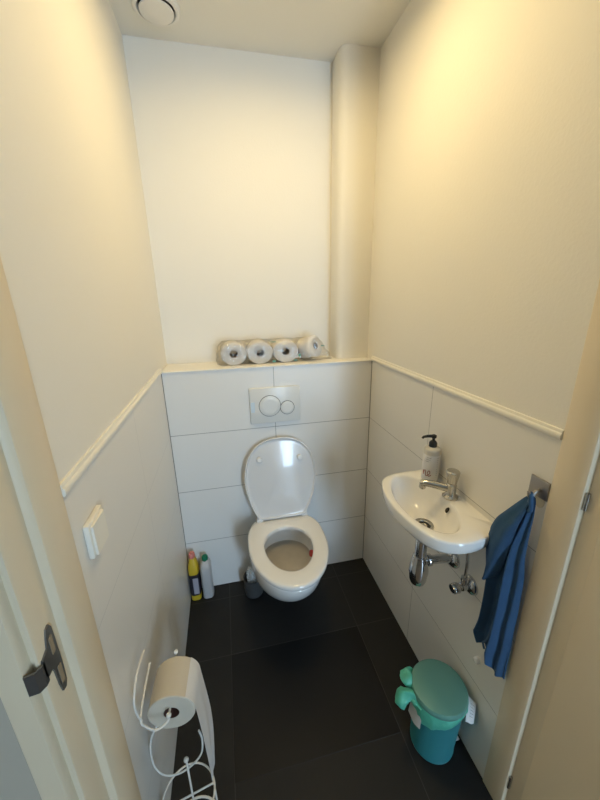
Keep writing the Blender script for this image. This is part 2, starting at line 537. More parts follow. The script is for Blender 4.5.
# ------------------------------------------------------------------ toilet
def egg(cx, yb, yf, hw, z, n=64, nb=2.6, nf=2.0, mid=0.42):
    """outline: back at yb, front at yf, widest part in between"""
    ym = yb + (yf - yb) * mid
    out = []
    for i in range(n):
        th = 2 * PI * i / n
        c, s = math.cos(th), math.sin(th)
        e = nb if s > 0 else nf
        x = math.copysign(abs(c) ** (2 / e), c)
        y = math.copysign(abs(s) ** (2 / e), s)
        out.append(Vector((cx + hw * x, ym + (yb - ym) * y if s > 0 else ym + (ym - yf) * y, z)))
    return out
TX = 0.488
t = thing('toilet', 'white wall-hung toilet with the lid and seat between bottles and washbasin', 'toilet', (TX, 0, 0))
t['label'] = 'white wall-hung ceramic toilet with its lid up against the tiled back wall'
bm = bmesh.new()
R = []
for z, yb, yf, hw, nb in ((0.118, -0.002, -0.20, 0.085, 3.5), (0.124, -0.002, -0.235, 0.102, 3.5), (0.14, -0.002, -0.275, 0.115, 3.5), (0.175, -0.002, -0.332, 0.132, 3.2), (0.22, -0.002, -0.39, 0.152, 3.0),
                          (0.28, -0.002, -0.448, 0.167, 2.8), (0.33, -0.002, -0.488, 0.171, 2.8), (0.37, -0.003, -0.508, 0.171, 2.8), (0.395, -0.004, -0.515, 0.172, 2.8), (0.405, -0.006, -0.513, 0.171, 2.8), (0.409, -0.012, -0.507, 0.166, 2.8)):
    R.append(egg(TX, yb, yf, hw, z, nb=nb))
R.append(egg(TX, -0.09, -0.47, 0.135, 0.409, nb=2.2))
R.append(egg(TX, -0.10, -0.455, 0.125, 0.400, nb=2.1))
R.append(egg(TX, -0.10, -0.455, 0.127, 0.37, nb=2.1))
R.append(egg(TX, -0.11, -0.445, 0.123, 0.34, nb=2.1))
R.append(egg(TX, -0.118, -0.44, 0.122, 0.325, nb=2.1))
R.append(egg(TX, -0.122, -0.435, 0.121, 0.318, nb=2.1))
R.append(egg(TX, -0.15, -0.42, 0.105, 0.306, nb=2.1))
R.append(egg(TX, -0.31, -0.41, 0.05, 0.290, nb=2.1))
R.append(egg(TX, -0.32, -0.40, 0.04, 0.275, nb=2.1))
R.append(egg(TX, -0.33, -0.38, 0.03, 0.265, nb=2.1))
loft(bm, R)
# bowl glaze; the inner shelf gets a darker beige colour
cer = mat('toilet glaze', (0.87, 0.85, 0.81), 0.12, coat=0.3)
nt = cer.node_tree
tc = nt.nodes.new('ShaderNodeTexCoord'); sp_ = nt.nodes.new('ShaderNodeSeparateXYZ'); nt.links.new(tc.outputs['Object'], sp_.inputs[0])
finish('bowl', bm, cer, t, True, 50)
bm = bmesh.new()
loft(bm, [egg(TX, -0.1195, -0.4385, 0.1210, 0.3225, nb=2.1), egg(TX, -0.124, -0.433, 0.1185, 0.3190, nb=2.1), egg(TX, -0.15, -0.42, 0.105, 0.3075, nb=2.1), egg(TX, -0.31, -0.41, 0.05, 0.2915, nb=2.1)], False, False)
w = finish('beige_shelf', bm, mat('darker beige glaze', (0.42, 0.38, 0.32), 0.3, var=(30, (0.50, 0.46, 0.39))), t)
w['label'] = 'darker beige tone on the inner shelf'
# red rim block
bm = bmesh.new(); lathe(bm, [(0.0, 0), (0.014, 0), (0.016, 0.006), (0.014, 0.012), (0.0, 0.012)], (TX + 0.113, -0.298, 0.374), (-1, -0.1, 0.35), n=20, cap0=False, cap1=False)
finish('rim_block', bm, M['redblock'], t)
# seat: ring with a rounded cross-section
def ring_part(cx, outer, inner, z0, z1, rb=0.006):
    bm = bmesh.new()
    N = 72
    def lerp(k, zz, din=0):
        o = egg(*outer, zz, n=N, nb=3.1); i_ = egg(*inner, zz, n=N, nb=2.1)
        return [a * (1 - k) + b * k for a, b in zip(o, i_)]
    rr = [lerp(0.03, z0), lerp(0.0, z0 + rb * 0.7), lerp(0.0, z1 - rb), lerp(0.06, z1 - rb * 0.25), lerp(0.16, z1), lerp(0.55, z1 + 0.001), lerp(0.88, z1 - 0.002), lerp(0.98, z1 - rb), lerp(1.0, z0 + rb * 0.5), lerp(0.95, z0)]
    vr = [[bm.verts.new(p) for p in r] for r in rr]
    for a_, b_ in zip(vr, vr[1:] + vr[:1]):
        for i in range(N):
            j = (i + 1) % N
            bm.faces.new((a_[i], a_[j], b_[j], b_[i]))
    return bm
bm = ring_part(TX, (TX + 0.004, -0.062, -0.524, 0.179), (TX + 0.004, -0.158, -0.436, 0.108), 0.413, 0.436)
finish('seat', bm, M['seat'], t, True, 60)
# lid, standing open against the wall
lb = Vector((0.498, -0.094, 0.443))
lt = Vector((0.503, -0.022, 0.860))
lv = (lt - lb).normalized(); LL = (lt - lb).length
lu = Vector((1, 0, 0)); ln = lu.cross(lv).normalized()      # towards the room (-y)
if ln.y > 0: ln = -ln
half = catmull([(0.0, 0.0, 0), (0.095, 0.0, 0), (0.122, 0.012, 0), (0.150, 0.07, 0), (0.170, 0.14, 0), (0.179, 0.205, 0), (0.174, 0.27, 0), (0.155, 0.33, 0), (0.118, 0.378, 0), (0.065, 0.407, 0), (0.0, 0.416, 0)], 5)
outline = [(p.x, p.y) for p in half] + [(-p.x, p.y) for p in reversed(half[1:-1])]
def lid_ring(k, d):
    c = (0, 0.22)
    return [lb + lu * (c[0] + (x - c[0]) * k) + lv * (c[1] + (y - c[1]) * k) + ln * d for x, y in outline]
bm = bmesh.new()
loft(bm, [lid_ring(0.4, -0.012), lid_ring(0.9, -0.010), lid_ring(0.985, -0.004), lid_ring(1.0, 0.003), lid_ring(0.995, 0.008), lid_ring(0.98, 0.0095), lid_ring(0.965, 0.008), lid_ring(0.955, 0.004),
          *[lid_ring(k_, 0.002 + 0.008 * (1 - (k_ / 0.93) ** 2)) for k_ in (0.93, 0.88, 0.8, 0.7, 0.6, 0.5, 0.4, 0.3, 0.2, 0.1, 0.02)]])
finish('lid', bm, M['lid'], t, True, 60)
for sx in (-0.102, 0.098):
    b0 = lb + lu * sx + lv * (0.314 if sx < 0 else 0.306) + ln * 0.0065
    bm = bmesh.new(); lathe(bm, [(0.0135, 0), (0.0135, 0.008), (0.010, 0.012), (0.003, 0.0125)], b0, ln, n=20, cap0=False)
    finish('bumper', bm, M['white'], t)
for sx in (-0.115, 0.112):
    bm = bmesh.new()
    c = Vector((lb.x + sx, -0.082, 0.447))
    box(bm, c.x - 0.016, c.x + 0.016, c.y - 0.016, c.y + 0.018, 0.410, 0.452, 0.004)
    finish('hinge', bm, M['seat'], t)

# ------------------------------------------------------------------ flush plate
t = thing('flush_plate', 'white dual flush plate with two round buttons on the tiled back wall', 'flush plate', (0.495, 0, 1.01))
bm = bmesh.new(); box(bm, 0.373, 0.617, -0.012, 0.0, 0.925, 1.103, 0.004, 3); finish('plate', bm, M['plate'], t)
for bx, bz, br in ((0.468, 1.012, 0.051), (0.552, 0.998, 0.033)):
    bm = bmesh.new(); lathe(bm, [(br + 0.002, 0), (br + 0.002, 0.0012), (br - 0.001, 0.0013)], (bx, -0.0118, bz), (0, -1, 0), n=48); g = finish('button_groove', bm, M['groove'], t)
    bm = bmesh.new(); lathe(bm, [(br - 0.0005, 0), (br - 0.0005, 0.003), (br - 0.003, 0.0045), (br * 0.6, 0.0042), (0.003, 0.0038)], (bx, -0.012, bz), (0, -1, 0), n=48); finish('flush_button', bm, M['plate'], t)
bm = bmesh.new(); box(bm, 0.378, 0.396, -0.0126, -0.0115, 0.985, 1.035); s = finish('sticker', bm, M['paleblue'], t, False); s['label'] = 'small pale blue sticker'

# ------------------------------------------------------------------ toilet rolls in film on the ledge
LZ = 1.2036
def make_roll(name, label, loc, R0=0.059, Ln=0.098, axis=(0, -1, 0), group=None, pm=None, hole=0.019):
    t = thing(name, label, 'toilet roll', loc, group)
    c = Vector(loc); a = Vector(axis).normalized()
    c0 = c - a * Ln / 2
    bm = bmesh.new()
    lathe(bm, [(hole, 0), (R0 - 0.004, 0.0), (R0, 0.004), (R0, Ln - 0.004), (R0 - 0.004, Ln), (hole + 0.002, Ln), (hole, Ln - 0.002)], c0, a, n=48, cap0=False, cap1=False)
    finish('paper', bm, pm or M['paper'], t, True, 50)
    bm = bmesh.new()
    lathe(bm, [(hole + 0.0004, 0.001), (hole + 0.0004, Ln - 0.0006), (hole - 0.0015, Ln - 0.0006), (hole - 0.0015, 0.001)], c0, a, n=32, cap0=False, cap1=False)
    finish('cardboard_core', bm, M['card'], t)
    return t
def copy_tree(o, parent=None):
    c = o.copy(); C.objects.link(c)
    if parent is not None:
        c.parent = parent
    for ch in [q for q in bpy.data.objects if q.parent == o]:
        copy_tree(ch, c)
    return c
RG = 'toilet rolls in the clear plastic pack on the ledge'
roll0 = make_roll('toilet_roll', 'leftmost white toilet roll in the clear plastic pack on the ledge', (0.3185, 0.104, LZ + 0.0535), 0.061, 0.098, group=RG)
roll0.scale = (1.0, 1.0, 0.87)
for rx, lab in ((0.4415, 'second white toilet roll from the left in the plastic pack on the ledge'), (0.5645, 'third toilet roll from the left in the pack, right above the flush plate')):
    r = copy_tree(roll0); r.location.x = rx; r['label'] = lab
r = copy_tree(roll0)
r['label'] = 'turned rightmost toilet roll under crumpled plastic film on the ledge'
r.scale = (0.85, 0.85, 0.86)
r.rotation_euler = (math.radians(-14), 0, math.radians(36))
r.location = (0.692, 0.098, LZ + 0.0625)
# film: a crumpled bag around the rolls
bm = bmesh.new()
N = 64
rings = []
stn = [(0.236, 0.02, 0.25), (0.243, 0.5, 0.6), (0.252, 0.8, 0.85), (0.27, 0.96, 0.97), (0.32, 1, 1), (0.38, 1, 0.97), (0.44, 1, 1), (0.50, 1, 0.975), (0.56, 1, 1), (0.61, 1, 0.97), (0.65, 1, 0.9), (0.69, 1, 0.93), (0.73, 0.97, 0.9), (0.752, 0.8, 0.75), (0.765, 0.6, 0.5), (0.79, 0.5, 0.3), (0.80, 0.45, 0.1)]
st2 = []
for (a0, b0, c0), (a1, b1, c1) in zip(stn, stn[1:]):
    for k in range(3):
        q = k / 3
        st2.append((a0 + (a1 - a0) * q, b0 + (b1 - b0) * q, c0 + (c1 - c0) * q))
st2.append(stn[-1])
for x, sy, sz in st2:
    ring = []
    yc, hy_ = 0.1055, 0.0575 * sy
    z0 = LZ + 0.0004
    hz = (0.0555 if x < 0.63 else 0.060) * sz
    for i in range(N):
        th = 2 * PI * i / N
        c, s = math.cos(th), math.sin(th)
        y = yc + hy_ * math.copysign(abs(c) ** 0.45, c)
        z = z0 + hz + hz * math.copysign(abs(s) ** 0.45, s)
        nn = noise.noise(Vector((x * 28, y * 28, z * 28))) * 0.0028
        amp = 1.0 if x < 0.62 else 2.6
        z += nn * amp * (1 if z > z0 + 0.02 else 0.0)
        y += nn * amp * 0.8
        x_ = x + (noise.noise(Vector((y * 60, z * 60, x * 5))) * 0.006 if (x > 0.74 or x < 0.25) else 0)
        ring.append((x_, min(y, D - 0.002), max(z, z0)))
    rings.append(ring)
loft(bm, rings)
t = thing('plastic_wrap', 'crumpled clear plastic wrapping around the toilet rolls on the ledge', 'packaging', (0.5, 0.1, LZ))
finish('film', bm, M['film'], t, True, 60)
# green print specks on the film
def blob_patch(name, cx, cz, w_, h_, parent, mt, y):
    bm = bmesh.new()
    pts = [(cx + w_ * math.cos(q * PI / 5) * random.uniform(0.7, 1), y, cz + h_ * math.sin(q * PI / 5) * random.uniform(0.7, 1)) for q in range(10)]
    loft(bm, [pts, [(a_, b_ + 0.0006, c_) for a_, b_, c_ in pts]])
    return finish(name, bm, mt, parent, False)
for cx, cz, w_, h_ in ((0.505, LZ + 0.012, 0.012, 0.006), (0.61, LZ + 0.012, 0.012, 0.004), (0.63, LZ + 0.035, 0.007, 0.008), (0.745, LZ + 0.075, 0.012, 0.003), (0.505, LZ + 0.104, 0.02, 0.002)):
    blob_patch('print', cx, cz, w_, h_, t, M['tealprint'], 0.0445)
bm = bmesh.new(); box(bm, 0.30, 0.39, 0.012, 0.06, LZ, LZ + 0.0006); s = finish('price_label', bm, M['label_white'], t, False)

# ------------------------------------------------------------------ washbasin
ol = [(0.988, -0.530), (0.93, -0.529), (0.88, -0.529), (0.835, -0.534), (0.795, -0.556), (0.772, -0.60), (0.758, -0.66), (0.754, -0.72), (0.760, -0.78), (0.774, -0.835), (0.795, -0.876), (0.826, -0.900), (0.868, -0.911), (0.915, -0.907), (0.955, -0.896), (0.988, -0.884)]
dense = catmull([(x, y, 0) for x, y in ol], 10)
dense = [Vector((min(p.x, 0.988), p.y, 0)) for p in dense]
BC = Vector((0.861, -0.705, 0))
BZ = -0.008
NB = 96
def ray_outline(th):
    d = Vector((math.cos(th), math.sin(th), 0))
    best = None
    P = dense
    for i in range(len(P)):
        p, q = P[i] - BC, P[(i + 1) % len(P)] - BC
        e = q - p
        den = d.x * e.y - d.y * e.x
        if abs(den) < 1e-12: continue
        tt = (p.x * e.y - p.y * e.x) / den
        uu = (p.x * d.y - p.y * d.x) / den
        if tt > 0 and -1e-6 <= uu <= 1.000001:
            best = tt if best is None else max(best, tt)
    return BC + d * best
OUT = [ray_outline(2 * PI * i / NB) for i in range(NB)]
def shrink(k, z, c=BC):
    r = []
    for p in OUT:
        q = c + (p - c) * k
        w_ = min(1, max(0, (p.x - 0.90) / 0.088)); w_ = w_ * w_ * (3 - 2 * w_)
        q.x = q.x * (1 - w_) + p.x * w_
        r.append(Vector((min(q.x, 0.988), q.y, z + BZ)))
    return r
DC = Vector((0.868, -0.712, 0))
def inner(s, z, sh=0.0):
    r = []
    for i in range(NB):
        th = 2 * PI * i / NB
        rad = 1 / math.sqrt((math.cos(th + 0.06) / 0.083) ** 2 + (math.sin(th + 0.06) / 0.158) ** 2)
        c = BC.lerp(DC, 1 - s)
        r.append(Vector((c.x + rad * s * math.cos(th), c.y + rad * s * math.sin(th), z + BZ)))
    return r
bm = bmesh.new()
RR = [shrink(0.22, 0.775, DC), shrink(0.34, 0.782, DC), shrink(0.62, 0.803, DC), shrink(0.86, 0.835, DC), shrink(0.955, 0.848, DC), shrink(0.985, 0.855, DC), shrink(0.995, 0.868), shrink(1.0, 0.882), shrink(0.995, 0.888), shrink(0.975, 0.890)]
o_, i_ = shrink(0.975, 0.890), inner(1.03, 0.889)
RR += [inner(1.03, 0.8885), inner(0.995, 0.886), inner(0.965, 0.877), inner(0.92, 0.862), inner(0.85, 0.842), inner(0.74, 0.820), inner(0.6, 0.806), inner(0.42, 0.798), inner(0.22, 0.795), inner(0.1, 0.7945)]
loft(bm, RR)
t = thing('washbasin', 'small white oval-fronted washbasin fixed on the right tiled wall', 'washbasin', (0.988, -0.70, 0.85))
finish('basin_body', bm, M['ceramic'], t, True, 60)
bm = bmesh.new()
lathe(bm, [(0.0, 0.003), (0.008, 0.004), (0.009, 0.0045), (0.012, 0.002), (0.020, 0.002), (0.023, 0.006), (0.031, 0.007), (0.033, 0.003), (0.033, 0.0)], (DC.x, DC.y, 0.7945 + BZ), n=32, cap0=False, cap1=False)
d_ = finish('drain', bm, M['chrome_dull'], t)
bm = bmesh.new()
lathe(bm, [(0.0125, 0.0), (0.0205, 0.0)], (DC.x, DC.y, 0.7975 + BZ), n=24, cap0=False, cap1=False)
finish('drain_hole', bm, M['hole'], d_)
# overflow slot in the wall-side slope of the bowl
bm = bmesh.new()
lathe(bm, [(0.0, 0.003), (0.008, 0.003), (0.010, 0.0)], (0.9295, -0.738, 0.862 + BZ), (-0.86, 0.1, 0.5), n=20, cap0=False, cap1=False, sx=0.7, sy=1.0)
finish('overflow_hole', bm, M['hole'], t)

# ------------------------------------------------------------------ tap
tx, ty, tz = 0.9545, -0.711, 0.8815
t = thing('tap', 'chrome cold water tap standing on the washbasin rim', 'tap', (tx, ty, tz))
bm = bmesh.new()
lathe(bm, [(0.0245, 0), (0.0245, 0.004), (0.018, 0.009), (0.0158, 0.013), (0.0158, 0.046), (0.012, 0.050)], (tx, ty, tz)); finish('tap_body', bm, M['chrome_dull'], t)
sd = Vector((-0.80, 0.56, 0)).normalized()
bm = bmesh.new()
pts = [Vector((tx, ty, tz + 0.030)), Vector((tx, ty, tz + 0.030)) + sd * 0.03 + Vector((0, 0, 0.002)), Vector((tx, ty, tz + 0.032)) + sd * 0.07 + Vector((0, 0, 0.003)), Vector((tx, ty, tz + 0.031)) + sd * 0.092]
cp = catmull(pts, 6)
tube(bm, cp, [0.0135 - 0.0025 * i / (len(cp) - 1) for i in range(len(cp))], 16)
e = cp[-1] - sd * 0.006
lathe(bm, [(0.0105, 0.0), (0.011, 0.014), (0.0095, 0.017)], e, (0, 0, -1), n=20)
finish('spout', bm, M['chrome_dull'], t)
bm = bmesh.new()
lathe(bm, [(0.012, 0.050), (0.0150, 0.053), (0.0155, 0.056), (0.0205, 0.085), (0.021, 0.091), (0.018, 0.0945), (0.004, 0.096)], (tx, ty, tz)); finish('tap_knob', bm, M['chrome_dull'], t)

# ------------------------------------------------------------------ soap dispenser
sx_, sy_, sz_ = 0.9510, -0.600, 0.8815
t = thing('soap_dispenser', 'pump soap bottle with black pump and white label on the washbasin', 'soap bottle', (sx_, sy_, sz_))
bm = bmesh.new()
lathe(bm, [(0.022, 0), (0.0265, 0.003), (0.028, 0.008), (0.028, 0.116), (0.027, 0.122), (0.023, 0.1265), (0.013, 0.129), (0.012, 0.134)], (sx_, sy_, sz_), n=40); finish('bottle', bm, M['bottle_grey'], t)
bm = bmesh.new()
lathe(bm, [(0.0283, 0.010), (0.0285, 0.0105), (0.0285, 0.104), (0.0283, 0.1045)], (sx_, sy_, sz_), n=40, cap0=False, cap1=False); lab = finish('label_sleeve', bm, M['label_white'], t)
bm = bmesh.new()
lathe(bm, [(0.0135, 0.130), (0.0135, 0.143), (0.009, 0.150), (0.005, 0.152), (0.005, 0.160), (0.009, 0.162), (0.009, 0.170), (0.004, 0.173)], (sx_, sy_, sz_), n=24)
pd = Vector((-0.85, 0.25, 0)).normalized()
c0 = Vector((sx_, sy_, sz_ + 0.167))
tube(bm, [c0, c0 + pd * 0.02, c0 + pd * 0.034 + Vector((0, 0, -0.003)), c0 + pd * 0.038 + Vector((0, 0, -0.008))], [0.006, 0.005, 0.0042, 0.004], 12)
finish('pump', bm, M['black'], t)
# writing on the label: a script word in dark red, fine lines above
def on_label(ang, z):
    r = 0.0289
    return Vector((sx_ + r * math.cos(ang), sy_ + r * math.sin(ang), sz_ + z))
def script(pts, rad, nm, mt):
    bm = bmesh.new()
    tube(bm, [on_label(a_, z_) for a_, z_ in [(p.x, p.y) for p in catmull([(q[0], q[1], 0) for q in pts], 6)]], rad, 6)
    finish(nm, bm, mt, lab)
A0 = math.radians(236)          # direction facing the camera
def sa(u): return A0 + u / 0.0289
r_pts = [(sa(-0.026), 0.046), (sa(-0.024), 0.030), (sa(-0.0235), 0.040), (sa(-0.019), 0.048), (sa(-0.016), 0.043), (sa(-0.0145), 0.029), (sa(-0.010), 0.029)]
e_pts = [(sa(-0.010), 0.029), (sa(-0.002), 0.038), (sa(-0.002), 0.047), (sa(-0.007), 0.047), (sa(-0.009), 0.036), (sa(-0.004), 0.028), (sa(0.003), 0.034)]
script(r_pts, 0.0012, 'lettering', M['ink_red'])
script(e_pts, 0.0012, 'lettering', M['ink_red'])
for k, (u0, u1, z_) in enumerate(((-0.016, -0.001, 0.096), (-0.018, -0.004, 0.089), (-0.020, -0.008, 0.082))):
    script([(sa(u0 + (u1 - u0) * q / 4), z_) for q in range(5)], 0.0006, 'lettering', M['ink_grey'])
for k in range(9):
    z_ = 0.032 + k * 0.008
    script([(sa(0.020), z_), (sa(0.021), z_), (sa(0.0235), z_)], 0.0005, 'lettering', M['ink_grey'])

# ------------------------------------------------------------------ trap under the basin
t = thing('bottle_trap', 'chrome bottle trap and drain pipe hanging under the washbasin', 'drain trap', (DC.x, DC.y, 0.56))
cx, cy = DC.x, DC.y
bm = bmesh.new(); lathe(bm, [(0.028, 0.766), (0.026, 0.757), (0.019, 0.752), (0.019, 0.655)], (cx, cy, 0)); finish('tailpiece', bm, M['chrome'], t)
bm = bmesh.new(); lathe(bm, [(0.019, 0.672), (0.0225, 0.670), (0.0235, 0.662), (0.026, 0.655), (0.032, 0.612), (0.032, 0.602), (0.030, 0.600)], (cx, cy, 0)); finish('compression_nut', bm, M['chrome'], t)
bm = bmesh.new(); lathe(bm, [(0.029, 0.601), (0.0295, 0.59), (0.0285, 0.573), (0.024, 0.560), (0.012, 0.555), (0.002, 0.554)], (cx, cy, 0)); finish('trap_cup', bm, M['chrome'], t)
pa, pb = Vector((cx + 0.02, cy - 0.003, 0.648)), Vector((W, cy - 0.014, 0.645))
bm = bmesh.new(); tube(bm, [pa, pb], 0.0145, 20); finish('outlet_pipe', bm, M['chrome'], t)
ax = (pb - pa).normalized()
bm = bmesh.new(); lathe(bm, [(0.015, 0), (0.020, 0.001), (0.021, 0.006), (0.020, 0.012), (0.015, 0.013)], pa + ax * 0.006, ax, cap0=False, cap1=False); finish('compression_nut', bm, M['chrome'], t)
bm = bmesh.new(); lathe(bm, [(0.034, 0), (0.034, 0.004), (0.029, 0.012), (0.017, 0.018), (0.0145, 0.018)], (W, pb.y, pb.z), (-1, 0, 0), n=36); finish('wall_rosette', bm, M['chrome'], t)

# ------------------------------------------------------------------ angle valve
vy_, vz_ = -0.818, 0.622
t = thing('angle_valve', 'chrome angle stop valve with a supply tube under the washbasin', 'valve', (W, vy_, vz_))
bm = bmesh.new(); lathe(bm, [(0.031, 0), (0.031, 0.004), (0.026, 0.012), (0.014, 0.017)], (W, vy_, vz_), (-1, 0, 0), n=36); finish('wall_rosette', bm, M['chrome'], t)
bm = bmesh.new()
lathe(bm, [(0.011, 0.01), (0.011, 0.020), (0.013, 0.021), (0.013, 0.035), (0.009, 0.037), (0.008, 0.044)], (W, vy_, vz_), (-1, 0, 0), n=24)
lathe(bm, [(0.010, 0), (0.010, 0.022), (0.012, 0.023), (0.012, 0.034), (0.006, 0.037)], (W - 0.027, vy_, vz_), (0, 0, 1), n=20)
finish('valve_body', bm, M['chrome'], t)
bm = bmesh.new(); lathe(bm, [(0.009, 0.042), (0.014, 0.044), (0.0175, 0.050), (0.0175, 0.066), (0.014, 0.070), (0.003, 0.071)], (W, vy_, vz_), (-1, 0, 0), n=16, sx=1, sy=0.85); finish('valve_knob', bm, M['chrome'], t)
bm = bmesh.new()
tube(bm, catmull([(W - 0.027, vy_, vz_ + 0.03), (W - 0.027, vy_, vz_ + 0.09), (W - 0.029, vy_ + 0.008, vz_ + 0.14), (W - 0.035, vy_ + 0.02, 0.798)], 6), 0.005, 12)
finish('supply_tube', bm, M['chrome'], t)

# ------------------------------------------------------------------ hook and towel
t = thing('wall_hook', 'square brushed steel adhesive hook on the right wall beside the door frame', 'hook', (W, -0.968, 1.066))
bm = bmesh.new(); box(bm, W - 0.0045, W - 0.0001, -0.9925, -0.944, 1.043, 1.090, 0.001, 2); finish('hook_plate', bm, M['brushed'], t)
bm = bmesh.new()
tube(bm, catmull([(W - 0.004, -0.972, 1.062), (W - 0.016, -0.972, 1.058), (W - 0.024, -0.972, 1.046), (W - 0.032, -0.972, 1.050), (W - 0.035, -0.972, 1.062)], 6), 0.0038, 12)
finish('hook_peg', bm, M['brushed'], t)
bm = bmesh.new()
lathe(bm, [(0.018, 0), (0.018, 0.001), (0.0, 0.001)], (W, -0.975, 1.034), (-1, 0, 0), n=16, cap0=True, cap1=False, sx=0.7)
s = finish('adhesive_residue', bm, M['glue'], t); s['label'] = 'yellowish glue residue'

def towel_mesh():
    bm = bmesh.new()
    # back length: rows from the hook down; (z, y_left(toward basin), y_right(toward door))
    rows = [(1.045, -0.966, -0.977), (1.030, -0.962, -0.982), (1.00, -0.952, -0.986), (0.95, -0.935, -0.988), (0.90, -0.920, -0.989), (0.84, -0.915, -0.995), (0.78, -0.918, -0.997), (0.72, -0.920, -0.998), (0.66, -0.920, -0.998), (0.60, -0.917, -0.998), (0.55, -0.910, -0.998), (0.535, -0.907, -0.999), (0.52, -0.914, -0.999), (0.507, -0.923, -0.999)]
    K = 40
    dr = catmull([(z, a_, b_) for z, a_, b_ in rows], 5)
    top_z, bot = 1.045, 0.507
    grid = []
    for r in dr:
        z, yl, yr = r
        f = (top_z - z) / (top_z - bot)
        line = []
        for k in range(K + 1):
            u = k / K
            y = yl + (yr - yl) * u
            amp = 0.004 + 0.012 * min(1, f * 2.2)
            xo = amp * (math.sin(u * 10.0 + 0.6 + f * 1.4) * 0.8 + 0.55 * math.sin(u * 21 + f * 2.6))
            xo += 0.003 * noise.noise(Vector((y * 30, z * 14, 0)))
            x = W - 0.022 - 0.012 * min(1, f * 3) - xo
            zz = z
            if f > 0.7:
                zz = z - 0.055 * (u - 0.3) * ((f - 0.7) / 0.3) + 0.006 * math.sin(u * 14) * ((f - 0.7) / 0.3)
            line.append(Vector((min(x, W - 0.003), y, zz)))
        grid.append(line)
    return bm, grid
def cloth(grid, thick=0.0032):
    bm = bmesh.new()
    front = [[bm.verts.new(p) for p in row] for row in grid]
    for a_, b_ in zip(front, front[1:]):
        for i in range(len(a_) - 1):
            bm.faces.new((a_[i], a_[i + 1], b_[i + 1], b_[i]))
    bmesh.ops.recalc_face_normals(bm, faces=bm.faces)
    bmesh.ops.solidify(bm, geom=bm.faces[:], thickness=thick)
    return bm
t = thing('hand_towel', 'blue cotton hand towel hanging in folds from the steel wall hook', 'towel', (W, -0.968, 1.045))
_, g = towel_mesh()
finish('towel_cloth', cloth(g), M['towel'], t, True, 80)
# folded-over flap towards the basin
rows = [(1.048, -0.968, -0.978), (1.02, -0.952, -0.976), (0.985, -0.932, -0.972), (0.94, -0.908, -0.966), (0.89, -0.894, -0.958), (0.85, -0.891, -0.952), (0.81, -0.895, -0.944), (0.78, -0.903, -0.932), (0.768, -0.911, -0.92)]
dr = catmull(rows, 6)
g2 = []
for r in dr:
    z, yl, yr = r
    f = (1.048 - z) / 0.283
    line = []
    for k in range(31):
        u = k / 30
        bul = math.sin(PI * min(1, u * 1.05)) * 0.018 * min(1, f * 2.5)
        x = W - 0.028 - 0.014 * min(1, f * 3) - bul - 0.004 * math.sin(u * 8 + f * 3) * min(1, f * 3) + 0.012 * (1 - u) * min(1, f * 2) * (0.4 if z < 0.9 else 0.2)
        line.append(Vector((x, yl + (yr - yl) * u, z - 0.012 * f * math.sin(u * PI))))
    g2.append(line)
fl = finish('folded_flap', cloth(g2), M['towel'], t, True, 80)
# paler hem running down the fold
bm = bmesh.new()
hem = [Vector((W - 0.034, -0.976, 1.035))]
for i in range(0, len(g), 3):
    row = g[i]
    k = int(40 * (0.62 - 0.40 * i / len(g)))
    p = row[k] + Vector((-0.006, 0, 0))
    hem.append(p)
tube(bm, catmull(hem, 3), 0.0032, 8)
finish('hem', bm, M['hem'], t)
# loop knot on the hook
bm = bmesh.new()
tube(bm, catmull([(W - 0.020, -0.965, 1.036), (W - 0.024, -0.968, 1.052), (W - 0.030, -0.975, 1.055), (W - 0.034, -0.982, 1.040), (W - 0.032, -0.983, 1.020), (W - 0.030, -0.976, 1.010)], 5), 0.0055, 10)
finish('hanging_loop', bm, M['towel'], t)

# white round bumper on the wall
bm = bmesh.new(); lathe(bm, [(0.011, 0), (0.011, 0.008), (0.009, 0.012), (0.004, 0.014), (0.0005, 0.0145)], (W, -0.893, 0.397), (-1, 0, 0), n=24, cap1=False)
tag(finish('wall_bumper', bm, M['ceramic'], None, True, loc=(W, -0.893, 0.397)), 'small round white bumper on the right wall just below the towel', 'bumper')

# ------------------------------------------------------------------ pedal bin
bx, by = 0.886, -0.862
t = thing('waste_bin', 'small teal waste bin with a mint liner standing in the right corner', 'waste bin', (bx, by, 0))
t['label'] = 'small round teal waste bin with lid on the floor under the towel'
bm = bmesh.new(); lathe(bm, [(0.068, 0.0), (0.072, 0.003), (0.073, 0.010), (0.071, 0.013), (0.083, 0.235), (0.083, 0.248)], (bx, by, 0), n=48); finish('bin_body', bm, M['teal'], t)
bm = bmesh.new(); lathe(bm, [(0.087, 0.247), (0.089, 0.250), (0.089, 0.262), (0.086, 0.268), (0.078, 0.271), (0.04, 0.274), (0.003, 0.275)], (bx, by, 0), n=48); finish('bin_lid', bm, M['teal_lid'], t)
# bag: crumpled skirt over the rim
bm = bmesh.new()
NN = 72
rings = []
for zi, (rr_, z) in enumerate(((0.0865, 0.249), (0.0895, 0.243), (0.0905, 0.236), (0.0895, 0.230), (0.087, 0.226))):
    ring = []
    for i in range(NN):
        th = 2 * PI * i / NN
        n1 = noise.noise(Vector((math.cos(th) * 5, math.sin(th) * 5, z * 12)))
        n2 = noise.noise(Vector((math.cos(th) * 14, math.sin(th) * 14, z * 30)))
        drop = 0.0
        if zi >= 1:
            lf = max(0, math.cos(th - math.radians(195))) ** 1.5
            drop = (0.005 * n1 + 0.045 * lf) * zi / 4
        q = rr_ + (0.003 * n1 + 0.002 * n2) * (1 if 0 < zi < 5 else 0.2)
        ring.append((bx + q * math.cos(th), by + q * math.sin(th), z - drop))
    rings.append(ring)
loft(bm, rings, False, False)
bag = finish('bin_liner', bm, M['bag'], t, True, 80)
bm = bmesh.new()
